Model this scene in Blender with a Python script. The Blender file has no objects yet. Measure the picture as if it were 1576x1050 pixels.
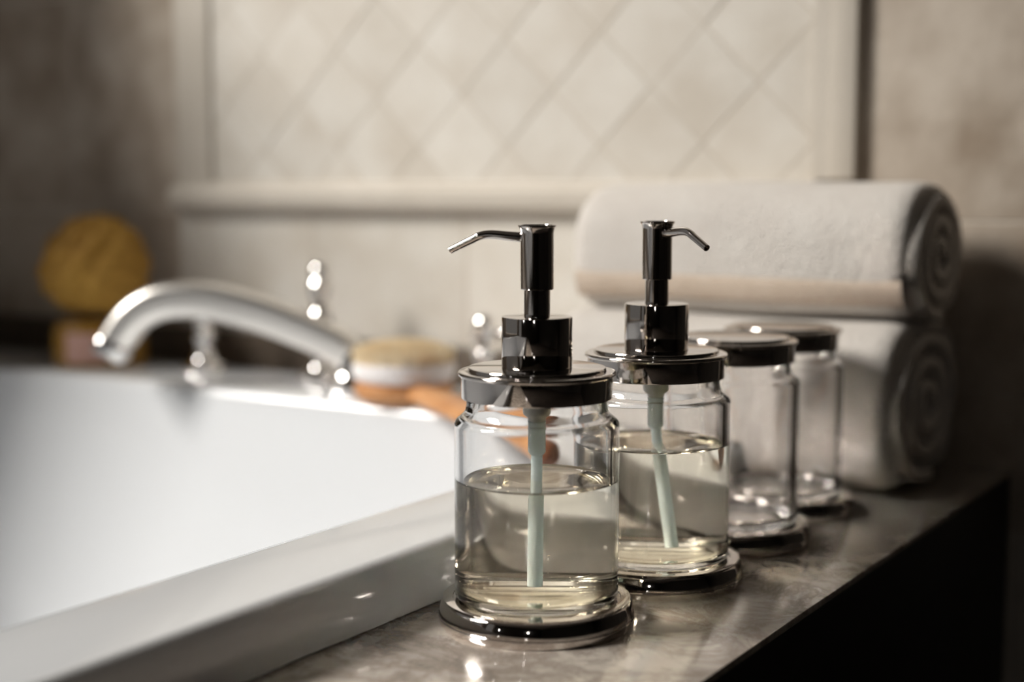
import bpy, bmesh, math, random
from mathutils import Vector, Matrix

S = bpy.context.scene
COL = S.collection
R = math.radians
Z0 = 0.55                      # height of the tub ledge above the floor
PI = math.pi

# ------------------------------------------------------------------ camera, light, exposure
YAW = R(32.5)
cam_d = bpy.data.cameras.new('camera')
cam = bpy.data.objects.new('camera', cam_d); COL.objects.link(cam)
cam.location = (0, 0, Z0 + 0.2106)
cam.rotation_euler = (R(90 - 6.07), 0, YAW)
cam_d.sensor_width = 36
cam_d.lens = 50.0
cam_d.clip_start = 0.01
cam_d.dof.use_dof = True
cam_d.dof.focus_distance = 0.712
cam_d.dof.aperture_fstop = 3.2
S.camera = cam

S.view_settings.view_transform = 'Standard'
S.view_settings.look = 'None'
S.view_settings.gamma = 1
S.view_settings.use_curve_mapping = False
S.view_settings.exposure = 0.0

S.cycles.max_bounces = 24
S.cycles.transmission_bounces = 20
S.cycles.glossy_bounces = 10
S.cycles.diffuse_bounces = 4
S.cycles.transparent_max_bounces = 16
S.cycles.caustics_reflective = True
S.cycles.caustics_refractive = True
S.cycles.blur_glossy = 0.0
S.cycles.sample_clamp_indirect = 0
S.cycles.use_denoising = True

world = bpy.data.worlds.new('World'); S.world = world
world.use_nodes = True
bg = world.node_tree.nodes['Background']
bg.inputs[0].default_value = (0.95, 0.92, 0.88, 1)
bg.inputs[1].default_value = 0.14


def area(name, loc, target, sx, sy, power, color):
    l = bpy.data.lights.new(name, 'AREA')
    l.shape = 'RECTANGLE'; l.size = sx; l.size_y = sy
    l.energy = power; l.color = color
    o = bpy.data.objects.new(name, l); COL.objects.link(o)
    o.location = loc
    d = Vector(target) - Vector(loc)
    o.rotation_euler = d.to_track_quat('-Z', 'Y').to_euler()
    o['kind'] = 'helper'
    return o


# low bright daylight that comes in through the window of the left wall
area('window_daylight', (-4.86, -3.01, Z0 + 4.46), (-0.5, 0.9, Z0 + 0.1), 1.9, 2.6, 700, (1.0, 0.955, 0.89))
# two small far windows behind the camera
area('far_window_light', (0.83, -2.35, Z0 + 0.85), (-0.3, 0.6, Z0 + 0.1), 0.07, 0.17, 0.9, (1.0, 0.97, 0.95))
area('side_window_light', (-0.95, -2.2, Z0 + 0.75), (-0.3, 0.6, Z0 + 0.1), 0.045, 0.13, 0.4, (1.0, 0.98, 0.95))

# ------------------------------------------------------------------ materials
def new_mat(name):
    m = bpy.data.materials.new(name); m.use_nodes = True
    nt = m.node_tree
    return m, nt, nt.nodes['Principled BSDF']


def setp(b, **kw):
    names = {'color': 'Base Color', 'rough': 'Roughness', 'metal': 'Metallic', 'ior': 'IOR',
             'trans': 'Transmission Weight', 'coat': 'Coat Weight', 'coatr': 'Coat Roughness',
             'spec': 'Specular IOR Level', 'sss': 'Subsurface Weight', 'sheen': 'Sheen Weight'}
    for k, v in kw.items():
        b.inputs[names[k]].default_value = (*v, 1) if isinstance(v, tuple) else v


def simple(name, color, rough=0.5, **kw):
    m, nt, b = new_mat(name); setp(b, color=color, rough=rough, **kw)
    return m


def noisy(name, c1, c2, scale=8.0, rough=0.5, detail=6.0, bump=0.0, bscale=60.0, lo=0.3, hi=0.7,
          tile_var=0.0, stretch=(1, 1, 1), dist=0.0, **kw):
    m, nt, b = new_mat(name); setp(b, rough=rough, **kw)
    tc = nt.nodes.new('ShaderNodeTexCoord')
    mp = nt.nodes.new('ShaderNodeMapping'); mp.inputs['Scale'].default_value = stretch
    nt.links.new(tc.outputs['Object'], mp.inputs[0])
    n = nt.nodes.new('ShaderNodeTexNoise'); n.inputs['Scale'].default_value = scale
    n.inputs['Detail'].default_value = detail; n.inputs['Distortion'].default_value = dist
    nt.links.new(mp.outputs[0], n.inputs['Vector'])
    r = nt.nodes.new('ShaderNodeValToRGB')
    r.color_ramp.elements[0].position = lo; r.color_ramp.elements[0].color = (*c1, 1)
    r.color_ramp.elements[1].position = hi; r.color_ramp.elements[1].color = (*c2, 1)
    nt.links.new(n.outputs['Fac'], r.inputs[0])
    out = r.outputs[0]
    if tile_var:
        oi = nt.nodes.new('ShaderNodeObjectInfo')
        mr = nt.nodes.new('ShaderNodeMapRange')
        mr.inputs['To Min'].default_value = 1 - tile_var; mr.inputs['To Max'].default_value = 1 + tile_var
        nt.links.new(oi.outputs['Random'], mr.inputs['Value'])
        hs = nt.nodes.new('ShaderNodeHueSaturation')
        nt.links.new(mr.outputs[0], hs.inputs['Value']); nt.links.new(out, hs.inputs['Color'])
        out = hs.outputs[0]
        # shift the noise per tile
        va = nt.nodes.new('ShaderNodeVectorMath'); va.operation = 'ADD'
        ml = nt.nodes.new('ShaderNodeMath'); ml.operation = 'MULTIPLY'; ml.inputs[1].default_value = 17.0
        nt.links.new(oi.outputs['Random'], ml.inputs[0])
        nt.links.new(mp.outputs[0], va.inputs[0]); nt.links.new(ml.outputs[0], va.inputs[1])
        nt.links.new(va.outputs[0], n.inputs['Vector'])
    nt.links.new(out, b.inputs['Base Color'])
    if bump:
        n2 = nt.nodes.new('ShaderNodeTexNoise'); n2.inputs['Scale'].default_value = bscale
        n2.inputs['Detail'].default_value = 4
        nt.links.new(mp.outputs[0], n2.inputs['Vector'])
        bp = nt.nodes.new('ShaderNodeBump'); bp.inputs['Strength'].default_value = bump
        bp.inputs['Distance'].default_value = 0.004
        nt.links.new(n2.outputs['Fac'], bp.inputs['Height'])
        nt.links.new(bp.outputs[0], b.inputs['Normal'])
    return m


M = {}
M['chrome'] = simple('polished_nickel', (0.62, 0.58, 0.55), 0.06, metal=1.0)
M['tap_chrome'] = simple('bright_chrome', (0.86, 0.85, 0.84), 0.07, metal=1.0)
M['arm_chrome'] = simple('satin_chrome', (0.92, 0.89, 0.85), 0.34, metal=1.0)
M['glass'] = simple('clear_glass', (0.995, 0.99, 0.985), 0.0, trans=1.0, ior=1.5)
M['soap'] = simple('liquid_soap_yellow', (0.995, 0.962, 0.845), 0.0, trans=1.0, ior=1.345)
M['tube'], _nt, _b = new_mat('frosted_plastic_tube')          # milky plastic: part diffuse, part translucent
_d = _nt.nodes.new('ShaderNodeBsdfDiffuse'); _d.inputs[0].default_value = (0.86, 0.95, 0.97, 1)
_t = _nt.nodes.new('ShaderNodeBsdfTranslucent'); _t.inputs[0].default_value = (0.90, 0.98, 1.0, 1)
_g = _nt.nodes.new('ShaderNodeBsdfGlossy'); _g.inputs['Roughness'].default_value = 0.25
_m = _nt.nodes.new('ShaderNodeMixShader'); _m.inputs[0].default_value = 0.45
_m2 = _nt.nodes.new('ShaderNodeMixShader'); _m2.inputs[0].default_value = 0.06
_nt.links.new(_d.outputs[0], _m.inputs[1]); _nt.links.new(_t.outputs[0], _m.inputs[2])
_nt.links.new(_m.outputs[0], _m2.inputs[1]); _nt.links.new(_g.outputs[0], _m2.inputs[2])
_nt.links.new(_m2.outputs[0], _nt.nodes['Material Output'].inputs['Surface'])
M['plastic'] = simple('grey_pump_plastic', (0.55, 0.58, 0.56), 0.3)
M['tub'] = simple('white_enamel', (0.73, 0.75, 0.775), 0.16, coat=0.4, coatr=0.05)
M['tile'] = noisy('travertine_tile', (0.60, 0.55, 0.48), (0.72, 0.69, 0.635), 14, 0.45, bump=0.12, bscale=90, tile_var=0.03)
M['tile_brown_and_shade'] = noisy('brown_and_shade_travertine', (0.34, 0.27, 0.205), (0.60, 0.53, 0.45), 16, 0.5, bump=0.15, bscale=80, tile_var=0.03)
M['grout'] = noisy('beige_grout', (0.54, 0.485, 0.42), (0.60, 0.55, 0.48), 40, 0.9)
M['trim'] = noisy('travertine_moulding', (0.58, 0.53, 0.46), (0.68, 0.63, 0.56), 10, 0.4)
M['towel'] = noisy('cream_terry', (0.74, 0.69, 0.64), (0.80, 0.76, 0.71), 30, 0.95, bump=0.9, bscale=420, sheen=0.2)
M['hem'] = noisy('beige_woven_band', (0.62, 0.51, 0.41), (0.68, 0.57, 0.47), 60, 0.8, bump=0.3, bscale=300)
M['wood'] = noisy('orange_wood', (0.46, 0.20, 0.075), (0.62, 0.31, 0.13), 9, 0.4, stretch=(1, 6, 6))
M['wood_dark'] = simple('dark_red_wood', (0.20, 0.07, 0.03), 0.4)
M['pad'] = noisy('white_pad', (0.78, 0.74, 0.74), (0.86, 0.83, 0.83), 40, 0.9, bump=0.4, bscale=200)
M['bristle'] = noisy('tan_bristle', (0.90, 0.72, 0.47), (0.96, 0.84, 0.62), 60, 0.9, bump=0.6, bscale=300)
M['puff'] = noisy('yellow_puff', (0.30, 0.15, 0.018), (0.42, 0.235, 0.035), 12, 0.8, bump=0.4, bscale=60)
M['amber'] = simple('amber_ceramic', (0.30, 0.16, 0.03), 0.3)
M['label'] = simple('pink_label', (0.50, 0.30, 0.25), 0.7)
M['dark'] = noisy('shade_dark', (0.012, 0.010, 0.008), (0.02, 0.017, 0.014), 6, 0.5)  # near-black that stands in for shade and a dark surround
M['upstand'] = noisy('dark_brown_marble', (0.05, 0.036, 0.026), (0.13, 0.10, 0.075), 14, 0.4)
M['paint'] = simple('dark_taupe_paint', (0.045, 0.038, 0.031), 0.8)
M['ceiling'] = simple('ceiling_paint', (0.30, 0.27, 0.24), 0.9)
M['paint_left'] = simple('left_wall_paint', (0.26, 0.22, 0.18), 0.8)
M['floor'] = noisy('dark_floor', (0.05, 0.04, 0.033), (0.08, 0.065, 0.055), 5, 0.4)


def marble_mat():
    m, nt, b = new_mat('brown_marble')
    setp(b, rough=0.22, coat=1.0, coatr=0.07)
    tc = nt.nodes.new('ShaderNodeTexCoord')
    n = nt.nodes.new('ShaderNodeTexNoise'); n.inputs['Scale'].default_value = 11
    n.inputs['Detail'].default_value = 9; n.inputs['Distortion'].default_value = 0.9
    n.inputs['Roughness'].default_value = 0.62
    nt.links.new(tc.outputs['Object'], n.inputs['Vector'])
    r = nt.nodes.new('ShaderNodeValToRGB')
    e = r.color_ramp.elements
    e[0].position = 0.30; e[0].color = (0.30, 0.255, 0.215, 1)
    e[1].position = 0.66; e[1].color = (0.88, 0.80, 0.71, 1)
    x = e.new(0.44); x.color = (0.66, 0.585, 0.51, 1)
    x = e.new(0.53); x.color = (0.80, 0.72, 0.635, 1)
    nt.links.new(n.outputs['Fac'], r.inputs[0])
    v = nt.nodes.new('ShaderNodeTexNoise'); v.inputs['Scale'].default_value = 26
    v.inputs['Detail'].default_value = 12; v.inputs['Roughness'].default_value = 0.72; v.inputs['Distortion'].default_value = 0.5
    nt.links.new(tc.outputs['Object'], v.inputs['Vector'])
    r2 = nt.nodes.new('ShaderNodeValToRGB')
    f = r2.color_ramp.elements
    f[0].position = 0.40; f[0].color = (1, 1, 1, 1)
    f[1].position = 0.58; f[1].color = (1, 1, 1, 1)
    y = f.new(0.48); y.color = (0.50, 0.465, 0.445, 1)
    nt.links.new(v.outputs['Fac'], r2.inputs[0])
    mx = nt.nodes.new('ShaderNodeMix'); mx.data_type = 'RGBA'; mx.blend_type = 'MULTIPLY'
    mx.inputs[0].default_value = 0.85
    nt.links.new(r.outputs[0], mx.inputs[6]); nt.links.new(r2.outputs[0], mx.inputs[7])
    nt.links.new(mx.outputs[2], b.inputs['Base Color'])
    return m


M['marble'] = marble_mat()

# ------------------------------------------------------------------ mesh helpers
def link(name, me, mat, parent=None, smooth=True, loc=None):
    me.name = name
    o = bpy.data.objects.new(name, me)
    COL.objects.link(o)
    if mat is not None:
        me.materials.append(mat)
    if smooth:
        for p in me.polygons:
            p.use_smooth = True
    if parent is not None:
        o.parent = parent
    if loc is not None:
        o.location = loc
    return o


def mesh_of(bm, name='mesh'):
    bmesh.ops.recalc_face_normals(bm, faces=bm.faces)
    me = bpy.data.meshes.new(name); bm.to_mesh(me); bm.free()
    return me


def empty(name, loc, label, cat, group=None, rotz=0.0):
    o = bpy.data.objects.new(name, None); COL.objects.link(o)
    o.empty_display_size = 0.03
    o.location = loc; o.rotation_euler = (0, 0, rotz)
    o['label'] = label; o['category'] = cat
    if group:
        o['group'] = group
    return o


def sharpen(me, ang=35):
    me.set_sharp_from_angle(angle=R(ang))


def lathe_mesh(profile, seg=96, ang=35, name='lathe'):
    """profile: list of (r, z); r == 0 closes on the axis."""
    bm = bmesh.new()
    rings = []
    for r, z in profile:
        if r <= 1e-7:
            rings.append([bm.verts.new((0, 0, z))])
        else:
            rings.append([bm.verts.new((r * math.cos(2 * PI * k / seg), r * math.sin(2 * PI * k / seg), z)) for k in range(seg)])
    for a, b in zip(rings, rings[1:]):
        for k in range(seg):
            k2 = (k + 1) % seg
            if len(a) == 1 and len(b) == 1:
                continue
            if len(a) == 1:
                bm.faces.new((a[0], b[k], b[k2]))
            elif len(b) == 1:
                bm.faces.new((a[k], b[0], a[k2]))
            else:
                bm.faces.new((a[k], b[k], b[k2], a[k2]))
    me = mesh_of(bm, name)
    for p in me.polygons:
        p.use_smooth = True
    sharpen(me, ang)
    return me


def arc(cx, cz, r, a0, a1, n=6):
    return [(cx + r * math.cos(R(a0 + (a1 - a0) * i / n)), cz + r * math.sin(R(a0 + (a1 - a0) * i / n))) for i in range(n + 1)]


def catmull(pts, n=8, closed=False):
    out = []
    P = [Vector(p) for p in pts]
    m = len(P)
    rng = range(m if closed else m - 1)
    for i in rng:
        p0 = P[(i - 1) % m] if closed or i > 0 else P[0] * 2 - P[1]
        p1 = P[i]; p2 = P[(i + 1) % m]
        p3 = P[(i + 2) % m] if closed or i + 2 < m else P[-1] * 2 - P[-2]
        for k in range(n):
            t = k / n
            out.append(0.5 * ((2 * p1) + (p2 - p0) * t + (2 * p0 - 5 * p1 + 4 * p2 - p3) * t * t + (3 * p1 - p0 - 3 * p2 + p3) * t ** 3))
    if not closed:
        out.append(P[-1].copy())
    return out


def spow(c, p):
    return c if p == 1.0 else math.copysign(abs(c) ** p, c)


def tube_mesh(path, radii, seg=20, cap=True, flat=None, hollow_end=0.0, name='tube', power=1.0):
    """sweep an ellipse along path; radii = list of (a, b) : a across (horizontal), b vertical-ish."""
    bm = bmesh.new()
    rings = []
    n = len(path)
    for i, p in enumerate(path):
        t = (path[min(i + 1, n - 1)] - path[max(i - 1, 0)]).normalized()
        side = t.cross(Vector((0, 0, 1)))
        if side.length < 1e-4:
            side = Vector((0, 1, 0)) if flat is None else Vector(flat)
        side.normalize()
        up = side.cross(t).normalized()
        a, b = radii[i] if isinstance(radii[i], tuple) else (radii[i], radii[i])
        rings.append([bm.verts.new(p + side * a * spow(math.cos(2 * PI * k / seg), power) + up * b * spow(math.sin(2 * PI * k / seg), power)) for k in range(seg)])
    for a, b in zip(rings, rings[1:]):
        for k in range(seg):
            bm.faces.new((a[k], a[(k + 1) % seg], b[(k + 1) % seg], b[k]))
    if cap:
        bm.faces.new(rings[0][::-1])
        if hollow_end > 0:
            t = (path[-1] - path[-2]).normalized()
            inn = []; deep = []
            c = path[-1]
            for v in rings[-1]:
                q = c + (v.co - c) * 0.7
                inn.append(bm.verts.new(q)); deep.append(bm.verts.new(q - t * hollow_end))
            for k in range(seg):
                k2 = (k + 1) % seg
                bm.faces.new((rings[-1][k], rings[-1][k2], inn[k2], inn[k]))
                bm.faces.new((inn[k], inn[k2], deep[k2], deep[k]))
            bm.faces.new(deep)
        else:
            bm.faces.new(rings[-1])
    me = mesh_of(bm, name)
    for p in me.polygons:
        p.use_smooth = True
    sharpen(me, 50)
    return me


def box_bm(x0, x1, y0, y1, z0, z1, bevel=0.0, bm=None, seg=2):
    own = bm is None
    b2 = bmesh.new()
    bmesh.ops.create_cube(b2, size=1)
    for v in b2.verts:
        v.co = Vector(((x0 + x1) / 2 + v.co.x * (x1 - x0), (y0 + y1) / 2 + v.co.y * (y1 - y0), (z0 + z1) / 2 + v.co.z * (z1 - z0)))
    if bevel:
        bmesh.ops.bevel(b2, geom=list(b2.edges), offset=bevel, segments=seg, affect='EDGES', profile=0.5)
    if own:
        return b2
    tmp = bpy.data.meshes.new('tmp'); b2.to_mesh(tmp); b2.free(); bm.from_mesh(tmp); bpy.data.meshes.remove(tmp)
    return bm


def box(name, x0, x1, y0, y1, z0, z1, mat, parent=None, bevel=0.0):
    me = mesh_of(box_bm(x0, x1, y0, y1, z0, z1, bevel))
    o = link(name, me, mat, parent, smooth=bool(bevel))
    if bevel:
        sharpen(me, 40)
    return o


def struct(o):
    o['kind'] = 'structure'
    return o


# ------------------------------------------------------------------ room shell
WY = 1.10                      # face of the back wall
WX = -1.45                     # face of the left wall
struct(box('floor', -1.6, 2.4, -3.0, 1.3, -0.06, 0.0, M['floor']))
struct(box('ceiling', -1.6, 2.4, -3.0, 1.3, 2.45, 2.55, M['ceiling']))
struct(box('wall_right', 2.3, 2.4, -3.0, 1.3, 0, 2.45, M['paint']))
struct(box('wall_front', -1.6, 2.4, -3.0, -2.9, 0, 2.45, M['paint']))
# left wall with its window opening (outside the frame)
OY0, OY1, OZ0, OZ1 = -1.1, 0.767, Z0 + 0.08, Z0 + 1.8
bm = bmesh.new()
box_bm(WX - 0.12, WX, -2.9, -2.7, 0, 2.45, bm=bm)
box_bm(WX - 0.12, WX, -1.45, OY0, 0, 2.45, bm=bm)
box_bm(WX - 0.12, WX, -2.7, -1.45, 0, 0.04, bm=bm)  # second opening, added so sky fills the left and shows in the chrome
box_bm(WX - 0.12, WX, -2.7, -1.45, 2.1, 2.45, bm=bm)
box_bm(WX - 0.12, WX, OY1, WY, 0, 2.45, bm=bm)
box_bm(WX - 0.12, WX, OY0, OY1, 0, OZ0, bm=bm)
box_bm(WX - 0.12, WX, OY0, OY1, OZ1, 2.45, bm=bm)
box_bm(WX - 0.12, WX, 0.54, OY1 + 0.001, OZ0, Z0 + 0.67, bm=bm)        # unseen block added to cast the shadow at the lower left
struct(link('wall_left', mesh_of(bm), M['paint_left'], smooth=False))
wb = struct(box('wall_back', -1.6, -0.14, WY + 0.0005, WY + 0.12, 0, 2.45, M['grout']))
struct(box('wall_dark_added', -0.14, 2.3, WY + 0.0, WY + 0.12, 0, 2.45, M['dark']))        # unseen stretch right of the tiles, made dark for black reflections

# ---- tiles of the back wall: parts of wall_back
random.seed(4)
PX0, PX1 = -1.070, -0.4065     # inside of the framed panel
PZ0 = Z0 + 0.219
PZ1 = Z0 + 0.66


def clip(poly, axis, val, keep_greater):
    out = []
    for i in range(len(poly)):
        a, b = poly[i], poly[(i + 1) % len(poly)]
        ia = (a[axis] >= val) == keep_greater or a[axis] == val
        ib = (b[axis] >= val) == keep_greater or b[axis] == val
        if ia:
            out.append(a)
        if ia != ib:
            t = (val - a[axis]) / (b[axis] - a[axis])
            out.append((a[0] + (b[0] - a[0]) * t, a[1] + (b[1] - a[1]) * t))
    return out


def tile_mesh(poly, th=0.010, inset=0.0007):
    """polygon in x,z around its centre; back at y=0, proud face at y=-th"""
    bm = bmesh.new()
    n = len(poly)
    back = [bm.verts.new((x, 0, z)) for x, z in poly]
    mid = [bm.verts.new((x, -th + inset, z)) for x, z in poly]
    L = max(max(abs(x), abs(z)) for x, z in poly)
    k = max(0.5, 1 - inset / max(L, 0.004))
    front = [bm.verts.new((x * k, -th, z * k)) for x, z in poly]
    for i in range(n):
        j = (i + 1) % n
        bm.faces.new((back[i], back[j], mid[j], mid[i]))
        bm.faces.new((mid[i], mid[j], front[j], front[i]))
    bm.faces.new(front)
    return mesh_of(bm, 'tile')


def add_tile(poly, mat, shared=None):
    cx = sum(p[0] for p in poly) / len(poly); cz = sum(p[1] for p in poly) / len(poly)
    th = 0.008 + random.random() * 0.0012
    if shared is None:
        me = tile_mesh([(x - cx, z - cz) for x, z in poly], 0.009)
        o = link('tile', me, mat, wb, smooth=False)
    else:
        o = bpy.data.objects.new('tile', shared); COL.objects.link(o); o.parent = wb
    o.location = (cx, WY + 0.009 + random.uniform(-0.0002, 0.0002), cz)
    o.rotation_euler = (random.uniform(-0.003, 0.003) if shared else 0.0, 0, random.uniform(-0.003, 0.003) if shared else 0.0)
    return o


D = 0.098                      # diagonal of the diamond tiles
h = D / 2 - 0.0011
dia = [(0, -h), (h, 0), (0, h), (-h, 0)]
dia_me = tile_mesh(dia, 0.009); dia_me.materials.append(M['tile'])
nx = int((PX1 - PX0) / (D / 2)) + 3
nz = int((PZ1 - PZ0) / (D / 2)) + 3
for j in range(-1, nz):
    for i in range(-1, nx):
        if (i + j) % 2:
            continue
        cx, cz = PX0 + 0.02 + i * D / 2, PZ0 + 0.03 + j * D / 2
        p = [(cx + x, cz + z) for x, z in dia]
        full = all(PX0 <= x <= PX1 and PZ0 <= z <= PZ1 for x, z in p)
        if full:
            add_tile(p, None, dia_me); continue
        for ax, v, g in ((0, PX0, True), (0, PX1, False), (1, PZ0, True), (1, PZ1, False)):
            if p:
                p = clip(p, ax, v, g)
        if len(p) >= 3:
            a = abs(sum(p[i][0] * p[(i + 1) % len(p)][1] - p[(i + 1) % len(p)][0] * p[i][1] for i in range(len(p)))) / 2
            if a > 1.2e-4:
                add_tile(p, M['tile'])


def rect_tiles(x0, x1, z0, z1, nx, nz, mat, gap=0.0014):
    for i in range(nx):
        for j in range(nz):
            a = x0 + (x1 - x0) * i / nx; b = x0 + (x1 - x0) * (i + 1) / nx
            c = z0 + (z1 - z0) * j / nz; d = z0 + (z1 - z0) * (j + 1) / nz
            add_tile([(a + gap, c + gap), (b - gap, c + gap), (b - gap, d - gap), (a + gap, d - gap)], mat)


MX0, MX1 = -1.125, -0.379      # outside of the moulding frame
rect_tiles(WX, MX0, Z0 - 0.05, Z0 + 0.188, 2, 1, M['tile_brown_and_shade'])  # darker tiles here carry the shadow of the left corner
rect_tiles(MX0, MX1, Z0 - 0.05, Z0 + 0.188, 4, 1, M['tile'])                 # row under the moulding
rect_tiles(WX, MX0, Z0 + 0.188, PZ1, 2, 2, M['tile_brown_and_shade'])                      # left of the frame, wall shadow put into the tile colour
rect_tiles(MX1 + 0.002, -0.142, Z0 - 0.05, PZ1, 1, 3, M['tile_brown_and_shade'], 0.0008)        # right of the frame
rect_tiles(WX, -0.142, PZ1, PZ1 + 0.36, 6, 1, M['tile'])                     # above the panel


struct(box('baseboard_back', WX, -0.405, WY - 0.013, WY - 0.001, Z0 + 0.0, Z0 + 0.064, M['upstand'], bevel=0.002))


def profile_bar(name, p0, p1, prof, out=Vector((0, -1, 0)), mat=None, parent=None):
    """extrude a profile (list of (across, depth)) from p0 to p1"""
    p0, p1 = Vector(p0), Vector(p1)
    t = (p1 - p0).normalized()
    side = t.cross(out).normalized()
    bm = bmesh.new()
    ra = [bm.verts.new(p0 + side * a + out * d) for a, d in prof]
    rb = [bm.verts.new(p1 + side * a + out * d) for a, d in prof]
    n = len(prof)
    for i in range(n):
        bm.faces.new((ra[i], ra[(i + 1) % n], rb[(i + 1) % n], rb[i]))
    bm.faces.new(ra[::-1]); bm.faces.new(rb)
    me = mesh_of(bm)
    o = link(name, me, mat, parent, smooth=True)
    sharpen(me, 30)
    return o


def mould_prof(w, d):
    hw = w / 2
    pts = [(-hw, -0.005), (-hw, 0.006)]
    pts += [(-hw + 0.003 + 0.003 * math.sin(R(a)) - 0.003, 0.006 + 0.003 * (1 - math.cos(R(a)))) for a in (30, 60, 90)]
    pts += [(-hw + 0.006, 0.009), (-hw + 0.007, d - 0.003), (-hw + 0.010, d), (hw - 0.010, d), (hw - 0.006, d - 0.002), (hw - 0.004, 0.010), (hw, 0.006), (hw, -0.005)]
    return pts


def bar(name, p0, p1, w, d):
    return struct(profile_bar(name, p0, p1, mould_prof(w, d), mat=M['trim']))


bar('trim_1', (MX0, WY, Z0 + 0.2035), (MX1, WY, Z0 + 0.2035), 0.031, 0.016)            # under the panel
struct(box('trim_2', -1.122, -1.073, WY - 0.0035, WY + 0.004, Z0 + 0.219, PZ1, M['trim'], bevel=0.0015))            # left of the panel
struct(box('trim_3', -0.3975, -0.3765, WY - 0.011, WY + 0.004, Z0 + 0.219, PZ1, M['trim'], bevel=0.0012))            # right of the panel
bar('trim_4', (-0.404, WY, Z0 + 0.219), (-0.404, WY, PZ1), 0.005, 0.010)            # thin bead beside it

# ------------------------------------------------------------------ marble ledge
EX = -0.25                     # right edge of the ledge
CX = -0.4135                   # outer side of the tub rim
ledge = empty('marble_ledge', (EX - 0.08, 0.0, Z0), 'brown veined marble ledge running along the bathtub under the row of jars', 'ledge')


def world_child(o, root):
    o.parent = root
    o.matrix_parent_inverse = Matrix.Translation(-Vector(root.location)) if root.rotation_euler.z == 0 else root.matrix_world.inverted()
    return o


me = mesh_of(box_bm(-0.46, EX, -1.0, WY + 0.004, Z0 - 0.004, Z0, 0.0006))
o = link('marble_top', me, M['marble']); sharpen(me, 40); world_child(o, ledge)
me = mesh_of(box_bm(-0.40, EX - 0.002, -1.0, WY + 0.004, 0.0, Z0 - 0.004))  # near-black colour carries the shade on this side of the ledge
o = link('side_panel', me, M['dark'], smooth=False); o['label'] = 'side panel below the marble, shade put into its dark colour'; world_child(o, ledge)

# ------------------------------------------------------------------ bathtub
TX0, TX1, TY0, TY1 = WX + 0.006, CX, -0.95, 1.062       # outer rectangle
IX0, IX1, IY0, IY1 = -1.36, -0.486, -0.80, 0.93        # inner edge of the rim
RIM = 0.032


def rrect(x0, x1, y0, y1, r, n=14, side=10):
    out = []
    cs = [(x1 - r, y1 - r, 0), (x0 + r, y1 - r, 90), (x0 + r, y0 + r, 180), (x1 - r, y0 + r, 270)]
    for i, (cx, cy, a) in enumerate(cs):
        pts = [(cx + r * math.cos(R(a + 90 * k / n)), cy + r * math.sin(R(a + 90 * k / n))) for k in range(n + 1)]
        out += pts
        nxt = cs[(i + 1) % 4]
        q = (nxt[0] + r * math.cos(R(nxt[2])), nxt[1] + r * math.sin(R(nxt[2])))
        for k in range(1, side):
            t = k / side
            out.append((pts[-1][0] + (q[0] - pts[-1][0]) * t, pts[-1][1] + (q[1] - pts[-1][1]) * t))
    return out


def rings_mesh(rings, cap_last=False):
    bm = bmesh.new()
    vs = [[bm.verts.new(p) for p in r] for r in rings]
    n = len(vs[0])
    for a, b in zip(vs, vs[1:]):
        for k in range(n):
            bm.faces.new((a[k], a[(k + 1) % n], b[(k + 1) % n], b[k]))
    if cap_last:
        bm.faces.new(vs[-1])
    me = mesh_of(bm)
    for p in me.polygons:
        p.use_smooth = True
    sharpen(me, 45)
    return me


def ring_at(inset_outer, z):
    d = inset_outer
    return [(x, y, Z0 + z) for x, y in rrect(TX0 + d, TX1 - d, TY0 + d, TY1 - d, 0.045 - min(d, 0.02))]


def ring_in(d, z, r=0.15, dfar=None):
    return [(x, y, Z0 + z) for x, y in rrect(IX0 + d, IX1 - d, IY0 + d, IY1 - (d if dfar is None else dfar), max(0.05, r))]


tub = empty('bathtub', (-0.93, 0.05, Z0 - 0.45), 'large white enamel bathtub sunk into the marble ledge', 'bathtub')
rim = rings_mesh([ring_at(0.001, 0.0006), ring_at(0.0, 0.004), ring_at(0.0, 0.024), ring_at(0.0012, 0.0285), ring_at(0.004, 0.0312), ring_at(0.008, RIM),
                  ring_in(-0.009, RIM), ring_in(-0.004, 0.0312), ring_in(-0.001, 0.0285), ring_in(0.0, 0.024), ring_in(0.001, 0.015)])
world_child(link('rim', rim, M['tub']), tub)
bas = rings_mesh([ring_in(0.001, 0.015), ring_in(0.006, -0.04, 0.15, 0.012), ring_in(0.018, -0.16, 0.16, 0.04), ring_in(0.035, -0.28, 0.17, 0.08),
                  ring_in(0.06, -0.35, 0.18, 0.12), ring_in(0.11, -0.39, 0.18, 0.18), ring_in(0.18, -0.40, 0.15, 0.26)], cap_last=True)
world_child(link('basin', bas, M['tub']), tub)

# ------------------------------------------------------------------ dispensers and jars
base_prof = [(0, 0.0), (0.0472, 0.0), (0.0477, 0.0004), (0.0479, 0.0012), (0.0479, 0.0036), (0.0476, 0.0040), (0.0476, 0.0043), (0.0480, 0.0047),
             (0.0480, 0.0056), (0.0477, 0.0072), (0.0472, 0.0090), (0.0466, 0.0106), (0.0462, 0.0114), (0.0457, 0.0117), (0.0457, 0.0120), (0.0460, 0.0123),
             (0.0460, 0.0128), (0.0456, 0.0130), (0.0412, 0.0130), (0.0408, 0.0124), (0, 0.0124)]


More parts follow.
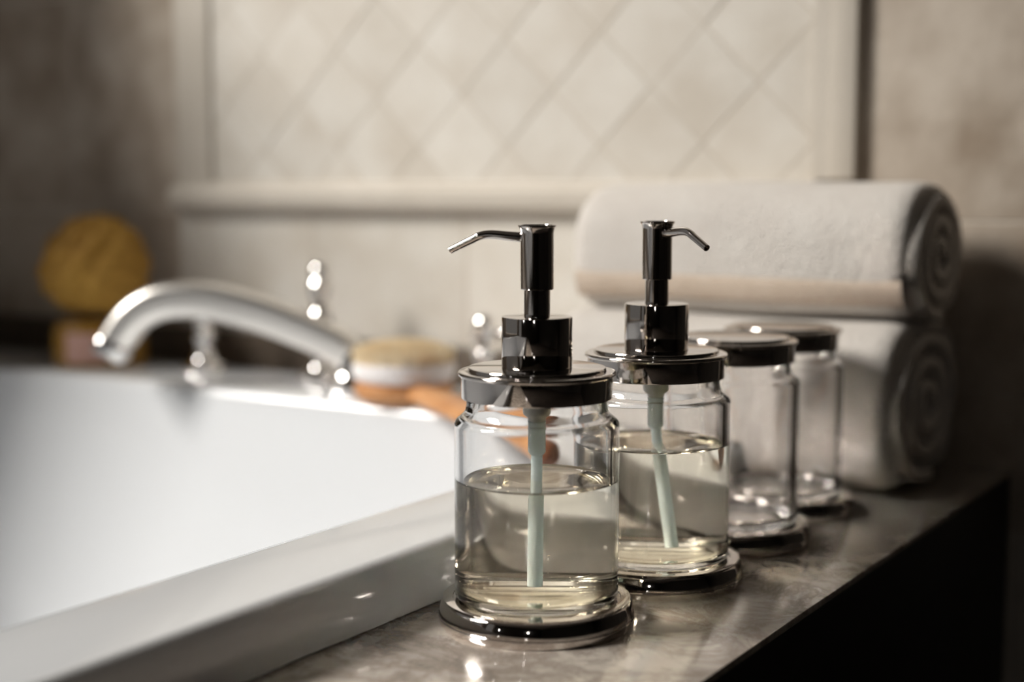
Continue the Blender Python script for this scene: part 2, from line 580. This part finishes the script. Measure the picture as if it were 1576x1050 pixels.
def jar_prof():
    outer = [(0, 0.0132), (0.0376, 0.0132)] + arc(0.0379, 0.0154, 0.0022, -90, 0, 5) + [(0.0401, 0.03), (0.0401, 0.06), (0.0401, 0.092)]
    outer += arc(0.0361, 0.0975, 0.0040, 0, 62, 6) + [(0.0358, 0.1031), (0.0346, 0.1050), (0.0341, 0.1080), (0.0341, 0.1205), (0.0336, 0.1212), (0.0322, 0.1212), (0.0317, 0.1205)]
    inner = [(0.0317, 0.1080), (0.0317, 0.1045), (0.0325, 0.1018)] + arc(0.0323, 0.0970, 0.0036, 62, 0, 6) + [(0.0359, 0.092), (0.0359, 0.06), (0.0359, 0.028)]
    inner += arc(0.0321, 0.0203, 0.0038, 0, -90, 8) + [(0.02, 0.0163), (0, 0.0160)]
    return outer + inner


def soap_prof(level):
    e = 0.0003
    return ([(0, 0.0160 - e), (0.02, 0.0163 - e)] + arc(0.0321, 0.0203, 0.0038 + e, -90, 0, 8) + [(0.0359 + e, 0.028), (0.0359 + e, level + 0.0010)]
            + [(0.0355, level + 0.0004), (0.0347, level), (0.02, level), (0, level)])


lid_prof = ([(0, 0.1216), (0.0345, 0.1216), (0.0348, 0.1210), (0.0348, 0.1110), (0.0353, 0.1107), (0.0364, 0.1109), (0.0366, 0.1115), (0.0366, 0.1214)]
            + arc(0.0371, 0.1227, 0.0012, -80, 90, 8) + [(0.0345, 0.1240), (0.0337, 0.1239), (0.0334, 0.1243), (0.0334, 0.1250), (0.0330, 0.1256), (0.0320, 0.1258), (0, 0.1258)])
chamber_prof = [(0, 0.1257), (0.0168, 0.1257), (0.0171, 0.1262), (0.0171, 0.1494), (0.0169, 0.1500), (0.0164, 0.1502), (0.0068, 0.1502), (0, 0.1502)]
stem_prof = [(0, 0.1500), (0.0063, 0.1500), (0.0063, 0.1640), (0, 0.1640)]
head_prof = [(0, 0.1630), (0.0077, 0.1630), (0.0080, 0.1634), (0.0080, 0.1900), (0.0082, 0.1915), (0.0088, 0.1927), (0.0093, 0.1932), (0.0093, 0.1938), (0.0089, 0.1941), (0.0080, 0.1941), (0.0078, 0.1937), (0, 0.1937)]
conn_prof = [(0, 0.1216), (0.0072, 0.1216), (0.0072, 0.1040), (0.0069, 0.1020), (0.0058, 0.0998), (0.0046, 0.0984), (0.0045, 0.0965), (0.0038, 0.0955), (0.0038, 0.0942), (0, 0.0940)]
house_prof = [(0, 0.0955), (0.0045, 0.0955), (0.0045, 0.0945), (0.0043, 0.0942), (0.0043, 0.0845), (0.0035, 0.0832), (0.0030, 0.0828), (0, 0.0828)]

ME = {}
ME['base'] = lathe_mesh(base_prof, 128); ME['jar'] = lathe_mesh(jar_prof(), 128, 40); ME['lid'] = lathe_mesh(lid_prof, 128)
ME['chamber'] = lathe_mesh(chamber_prof); ME['stem'] = lathe_mesh(stem_prof, 48); ME['head'] = lathe_mesh(head_prof, 64)
ME['conn'] = lathe_mesh(conn_prof, 48); ME['house'] = lathe_mesh(house_prof, 40)
for k in ('base', 'lid', 'chamber', 'stem', 'head'):
    ME[k].materials.append(M['chrome'])
ME['jar'].materials.append(M['glass']); ME['conn'].materials.append(M['plastic']); ME['house'].materials.append(M['tube'])
sp = catmull([(0.005, 0, 0.1878), (0.014, 0, 0.1885), (0.023, 0, 0.1892), (0.0282, 0, 0.1886), (0.0335, 0, 0.1862), (0.044, 0, 0.1812)], 8)
ME['spout'] = tube_mesh(sp, [0.0026 - 0.0008 * i / (len(sp) - 1) for i in range(len(sp))], 20, hollow_end=0.004)
ME['spout'].materials.append(M['chrome'])


def child(name, me, parent):
    o = bpy.data.objects.new(name, me); COL.objects.link(o); o.parent = parent
    return o


def container(name, x, y, label, cat, group, zs=1.0):
    t = empty(name, (x, y, Z0), label, cat, group)
    for n in ('base', 'jar', 'lid'):
        o = child({'jar': 'glass_jar', 'base': 'base', 'lid': 'lid'}[n], ME[n], t)
        if zs != 1.0:
            o.scale = (1, 1, zs)
    return t


def dispenser(x, y, label, level, spout_dir, tilt, tilt_dir):
    t = container('soap_dispenser', x, y, label, 'dispenser', 'soap dispensers on the ledge')
    so = link('liquid_soap', lathe_mesh(soap_prof(level), 128, 50), M['soap'], t)
    so['label'] = 'clear pale yellow liquid soap'
    child('pump_collar', ME['chamber'], t); child('pump_stem', ME['stem'], t)
    h = child('pump_head', ME['head'], t)
    s = child('spout', ME['spout'], h); s.rotation_euler = (0, 0, math.atan2(spout_dir[1], spout_dir[0]))
    c = child('tube_connector', ME['conn'], t)
    c['label'] = 'grey plastic pump connector'
    child('tube_housing', ME['house'], c)
    a = Vector((0, 0, 0.0845)); b = Vector((tilt * tilt_dir[0], tilt * tilt_dir[1], 0.0205))
    tu = link('dip_tube', tube_mesh([a, a.lerp(b, 0.5), b], [0.0028] * 3, 24, flat=(0, 1, 0), hollow_end=0.003), M['tube'], t)
    tu['label'] = 'pale translucent plastic dip tube'
    return t


def camdir(dx, dy):            # a direction given as right / away in the camera's view -> world
    return (dx * math.cos(YAW) - dy * math.sin(YAW), dx * math.sin(YAW) + dy * math.cos(YAW))


dispenser(-0.3560, 0.5812, 'nearest soap dispenser, nickel pump with spout pointing left over the bathtub', 0.0704, camdir(-0.96, 0.28), 0.0006, camdir(-1, 0))
dispenser(-0.3429, 0.6826, 'second soap dispenser, behind the nearest one, nickel pump with spout pointing right', 0.0748, camdir(0.48, -0.88), 0.0085, camdir(0.8, -0.5))
container('lidded_jar', -0.3432, 0.7849, 'empty clear lidded glass jar standing right behind the second soap dispenser', 'jar', 'empty lidded jars on the ledge', 0.985)
container('lidded_jar', -0.3493, 0.8790, 'farthest empty glass jar with dark lid, closest to the rolled towels', 'jar', 'empty lidded jars on the ledge', 0.972)

# ------------------------------------------------------------------ rolled towels
def towel(name, x0, x1, cy, cz, ry, rz, label, seed, band=None, lean=0.0, spiral=2.77, tip=0.0, sq=0.66):
    rnd = random.Random(seed)
    root = empty(name, ((x0 + x1) / 2, cy, Z0 + cz - rz), label, 'towel')
    L = x1 - x0
    ph = [rnd.uniform(0, 6.28) for _ in range(8)]

    def surf(u, a):
        # u along the roll 0..1, a angle round the roll
        wob = 1 + 0.020 * math.sin(3 * a + ph[0] + 2 * u) + 0.016 * math.sin(2 * a + ph[1] - 3 * u) + 0.010 * math.sin(9 * u + ph[2] + 2 * a)
        c_, s_ = math.cos(a), math.sin(a)
        y = ry * wob * math.copysign(abs(c_) ** sq, c_); z = rz * wob * math.copysign(abs(s_) ** (sq + 0.06), s_)
        if tip:                                   # peak at the top of the roll
            z += tip * max(0, math.sin(a)) ** 8
        z = max(z, -rz * 0.97)
        x = -L / 2 + L * u
        y += lean * (u - 0.5)
        return x, y, rz + z
    nu, na = 36, 72
    bm = bmesh.new()
    rows = []
    for i in range(nu + 1):
        u = i / nu
        e = min(u, 1 - u) * L / 0.018
        s = 1.0 if e >= 1 else 1 - 0.14 * (1 - math.sqrt(max(0, 1 - (1 - e) ** 2)))
        row = []
        for k in range(na):
            x, y, z = surf(u, 2 * PI * k / na)
            q = rz + (z - rz) * s
            wx = (x0 + x1) / 2 + x
            if wx < CX + 0.012 and cz - rz + q < RIM + 0.001:      # rides up over the tub rim
                q = RIM + 0.0012 - (cz - rz)
            row.append(bm.verts.new((x, y * s, q)))
        rows.append(row)
    for a, b in zip(rows, rows[1:]):
        for k in range(na):
            bm.faces.new((a[k], a[(k + 1) % na], b[(k + 1) % na], b[k]))
    # recessed ends under the spiral
    for row, sgn in ((rows[0], 1), (rows[-1], -1)):
        c = sum((v.co for v in row), Vector()) / na
        inn = [bm.verts.new(c + (v.co - c) * 0.93 + Vector((sgn * 0.006, 0, 0))) for v in row]
        for k in range(na):
            f = (row[k], row[(k + 1) % na], inn[(k + 1) % na], inn[k])
            bm.faces.new(f)
        bm.faces.new(inn)
    me = mesh_of(bm)
    link('towel_body', me, M['towel'], root)
    # spiral of folded layers showing at both ends
    for sgn in (1,):
        bm = bmesh.new()
        n = 110
        prev = None
        for i in range(n + 1):
            t = i / n
            a = spiral * 2 * PI * t
            k = 0.12 + 0.80 * t
            w = 0.0055
            xx = sgn * L / 2
            cyl = lean * (0.5 * sgn)
            pts = []
            for dr in (-w, w):
                kk = k + dr / ry
                for dx in (0, 1):
                    bulge = 0.004 if dx else -0.012
                    pts.append(bm.verts.new((xx + sgn * bulge, cyl + ry * kk * math.cos(a) , rz + min(rz, rz) * kk * math.sin(a) + (tip * k * max(0, math.sin(a)) ** 8))))
            if prev:
                p, q = prev, pts
                bm.faces.new((p[1], q[1], q[3], p[3])); bm.faces.new((p[0], p[1], q[1], q[0]) if False else (p[0], q[0], q[1], p[1])); bm.faces.new((p[2], q[2], q[3], p[3]))
            prev = pts
        me = mesh_of(bm)
        link('rolled_edge', me, M['towel'], root)
    # woven band near the hem, a thin strip lying on the surface
    if band:
        bm = bmesh.new()
        a0, a1 = band
        rows = []
        for i in range(nu + 1):
            u = 0.02 + 0.96 * i / nu
            rw = []
            for k in range(9):
                a = a0 + (a1 - a0) * k / 8
                x, y, z = surf(u, a)
                off = 1.012 if 0 < k < 8 else 0.995
                rw.append(bm.verts.new((x, y * off, rz + (z - rz) * off)))
            rows.append(rw)
        for a, b in zip(rows, rows[1:]):
            for k in range(8):
                bm.faces.new((a[k], a[k + 1], b[k + 1], b[k]))
        me = mesh_of(bm)
        b = link('woven_band', me, M['hem'], root)
        b['label'] = 'beige woven band across the towel'
    return root


towel('rolled_towel', -0.560, -0.292, 1.010, 0.0598, 0.083, 0.0585, 'lower cream rolled towel lying on the marble ledge by the wall', 3, sq=0.5)
towel('rolled_towel', -0.556, -0.290, 1.020, 0.1640, 0.066, 0.0475, 'upper cream rolled towel with beige band, stacked on the other towel', 8, band=(R(192), R(220)), tip=0.004)

# ------------------------------------------------------------------ bath faucet and taps
ZR = Z0 + RIM
fx, fy = -0.806, 1.000
fc = empty('bath_spout', (fx, fy, ZR), 'long curved chrome bath spout reaching over the white tub', 'faucet')
me = lathe_mesh([(0, 0), (0.026, 0), (0.027, 0.002), (0.026, 0.006), (0.020, 0.010), (0.017, 0.016), (0.016, 0.030), (0.014, 0.036), (0, 0.036)], 48)
link('spout_base', me, M['tap_chrome'], fc)
path = catmull([(0.0, 0.0, 0.022), (-0.010, -0.006, 0.036), (-0.040, -0.022, 0.052), (-0.080, -0.045, 0.069), (-0.118, -0.066, 0.079), (-0.150, -0.084, 0.078), (-0.172, -0.097, 0.066), (-0.188, -0.106, 0.044), (-0.193, -0.109, 0.034)], 6)
n = len(path)
rad = []
for i in range(n):
    t = i / (n - 1)
    a = 0.014 + 0.006 * t
    b = 0.0135 + 0.003 * math.sin(PI * t)
    rad.append((a, b))
link('spout_arm', tube_mesh(path, rad, 48, hollow_end=0.02, power=0.55), M['arm_chrome'], fc)
# nozzle ring at the outlet
t_end = (path[-1] - path[-2]).normalized()
nz = [path[-1] - t_end * 0.010, path[-1] - t_end * 0.009, path[-1] + t_end * 0.004, path[-1] + t_end * 0.005]
link('nozzle', tube_mesh(nz, [(0.0212, 0.0146), (0.0222, 0.0156), (0.0222, 0.0156), (0.0212, 0.0146)], 48, hollow_end=0.012, power=0.55), M['tap_chrome'], fc)


def tap(name, x, y, hgt, label, lever):
    t = empty(name, (x, y, ZR), label, 'tap', 'bath taps on the tub deck')
    link('tap_base', lathe_mesh([(0, 0), (0.021, 0), (0.022, 0.002), (0.021, 0.005), (0.014, 0.009), (0.011, 0.014), (0.0095, 0.022), (0, 0.022)], 40), M['tap_chrome'], t)
    s = hgt
    link('tap_stem', lathe_mesh([(0, 0.018), (0.0085, 0.018), (0.0085, s * 0.45), (0.012, s * 0.50), (0.0125, s * 0.56), (0.009, s * 0.60), (0.008, s * 0.70), (0.0115, s * 0.76), (0.0120, s * 0.82), (0.008, s * 0.88), (0, s * 0.89)], 40), M['tap_chrome'], t)
    link('finial', lathe_mesh([(0, s * 0.86)] + arc(0, s * 0.925, 0.0105, -70, 90, 10)[:-1] + [(0, s * 0.925 + 0.0105)], 32), M['tap_chrome'], t)
    if lever:
        p = catmull([(0.004, 0, s * 0.79), (0.016, 0.002, s * 0.80), (0.030, 0.004, s * 0.83)], 5)
        link('lever', tube_mesh(p, [0.0042] * (len(p) - 1) + [0.0052], 16), M['tap_chrome'], t)
    return t


tap('bath_tap', -0.874, 1.035, 0.110, 'tall chrome tap standing behind the root of the bath spout', False)
tap('bath_tap', -0.688, 1.035, 0.066, 'chrome tap between the bath brush and the nearest soap dispenser', True)
tap('bath_tap', -1.012, 1.020, 0.062, 'chrome tap half hidden under the arched middle of the bath spout', False)

# ------------------------------------------------------------------ bath brush
bx, by = -0.722, 0.962
br = empty('bath_brush', (bx, by, ZR), 'round orange wooden bath brush lying bristles up on the tub corner', 'brush')
link('brush_head', lathe_mesh([(0, 0.001), (0.034, 0.001), (0.040, 0.004), (0.0425, 0.009), (0.0415, 0.015), (0.037, 0.019), (0, 0.019)], 56), M['wood'], br)
me = lathe_mesh([(0, 0.018), (0.039, 0.018), (0.0435, 0.022), (0.0445, 0.029), (0.0425, 0.034), (0, 0.034)], 56)
o = link('white_pad', me, M['pad'], br); o['label'] = 'white pad under the bristles'
# dense bristle tuft: many short bristles joined on a domed core
bm = bmesh.new()
rb = random.Random(5)
for k in range(420):
    rr = 0.0415 * math.sqrt((k + 0.5) / 420); aa = k * 2.39996
    x, y = rr * math.cos(aa), rr * math.sin(aa)
    hh = 0.052 - 0.009 * (rr / 0.0415) ** 3 + rb.uniform(-0.001, 0.001)
    w = 0.0021
    lx, ly = x * 1.04, y * 1.04
    v = [bm.verts.new((x + w * math.cos(q), y + w * math.sin(q), 0.033)) for q in (0, 2.09, 4.19)]
    u = [bm.verts.new((lx + w * math.cos(q), ly + w * math.sin(q), hh)) for q in (0, 2.09, 4.19)]
    for i in range(3):
        bm.faces.new((v[i], v[(i + 1) % 3], u[(i + 1) % 3], u[i]))
    bm.faces.new(u)
me = mesh_of(bm)
o = link('bristle_tuft', me, M['bristle'], br, smooth=False); o['kind'] = 'stuff'; o['label'] = 'dense tan bristles facing up'
hp = catmull([(0.030, -0.020, 0.010), (0.075, -0.050, 0.011), (0.130, -0.090, 0.011), (0.195, -0.138, 0.010), (0.252, -0.180, 0.0095)], 6)
n = len(hp)
link('handle', tube_mesh(hp, [(0.011 + 0.005 * math.sin(PI * min(1, i / (n - 1) * 1.2)), 0.0085) for i in range(n)], 20), M['wood'], br)
tp = [hp[-1] + (hp[-1] - hp[-2]).normalized() * d for d in (-0.001, 0.006, 0.012, 0.016)]
o = link('handle_tip', tube_mesh(tp, [(0.0115, 0.009), (0.0115, 0.009), (0.009, 0.007), (0.004, 0.003)], 20), M['wood_dark'], br)
o['label'] = 'dark reddish handle tip'

# ------------------------------------------------------------------ yellow puff on an amber jar, far left
ax, ay = -1.140, 1.000
aj = empty('amber_pot', (ax, ay, ZR), 'amber brown pot with a pinkish label in the dim left corner of the tub', 'pot')
link('pot_body', lathe_mesh([(0, 0), (0.043, 0), (0.0455, 0.002), (0.047, 0.008), (0.0465, 0.034), (0.043, 0.043), (0.036, 0.0470), (0.02, 0.0475), (0, 0.0475)], 56), M['amber'], aj)
bm = bmesh.new()
rows = []
for i in range(9):
    z = 0.006 + 0.030 * i / 8
    r = 0.0474
    rows.append([bm.verts.new((r * math.cos(R(a)), r * math.sin(R(a)), z)) for a in range(-85, -30, 5)])
for a, b in zip(rows, rows[1:]):
    for k in range(len(a) - 1):
        bm.faces.new((a[k], a[k + 1], b[k + 1], b[k]))
o = link('paper_label', mesh_of(bm), M['label'], aj); o['label'] = 'pinkish paper label'
# ruffled puff
pf = empty('bath_puff', (ax, ay, ZR + 0.0485), 'round yellow bath puff resting on the amber pot', 'sponge')
for q in range(3):
    bm = bmesh.new()
    bmesh.ops.create_icosphere(bm, subdivisions=4, radius=1)
    for v in bm.verts:
        d = v.co.normalized()
        th_, ph_ = math.acos(max(-1, min(1, d.z))), math.atan2(d.y, d.x)
        k = 1 + 0.07 * math.sin(7 * ph_ + 5 * th_ + q * 2) + 0.05 * math.sin(11 * th_ - 4 * ph_ + q)
        c = Vector(((0, 0, 0.054), (-0.012, -0.006, 0.049), (0.012, -0.004, 0.050))[q])
        s = (0.049, 0.044, 0.045)[q]
        v.co = c + d * s * k
    link('ruffle', mesh_of(bm), M['puff'], pf)
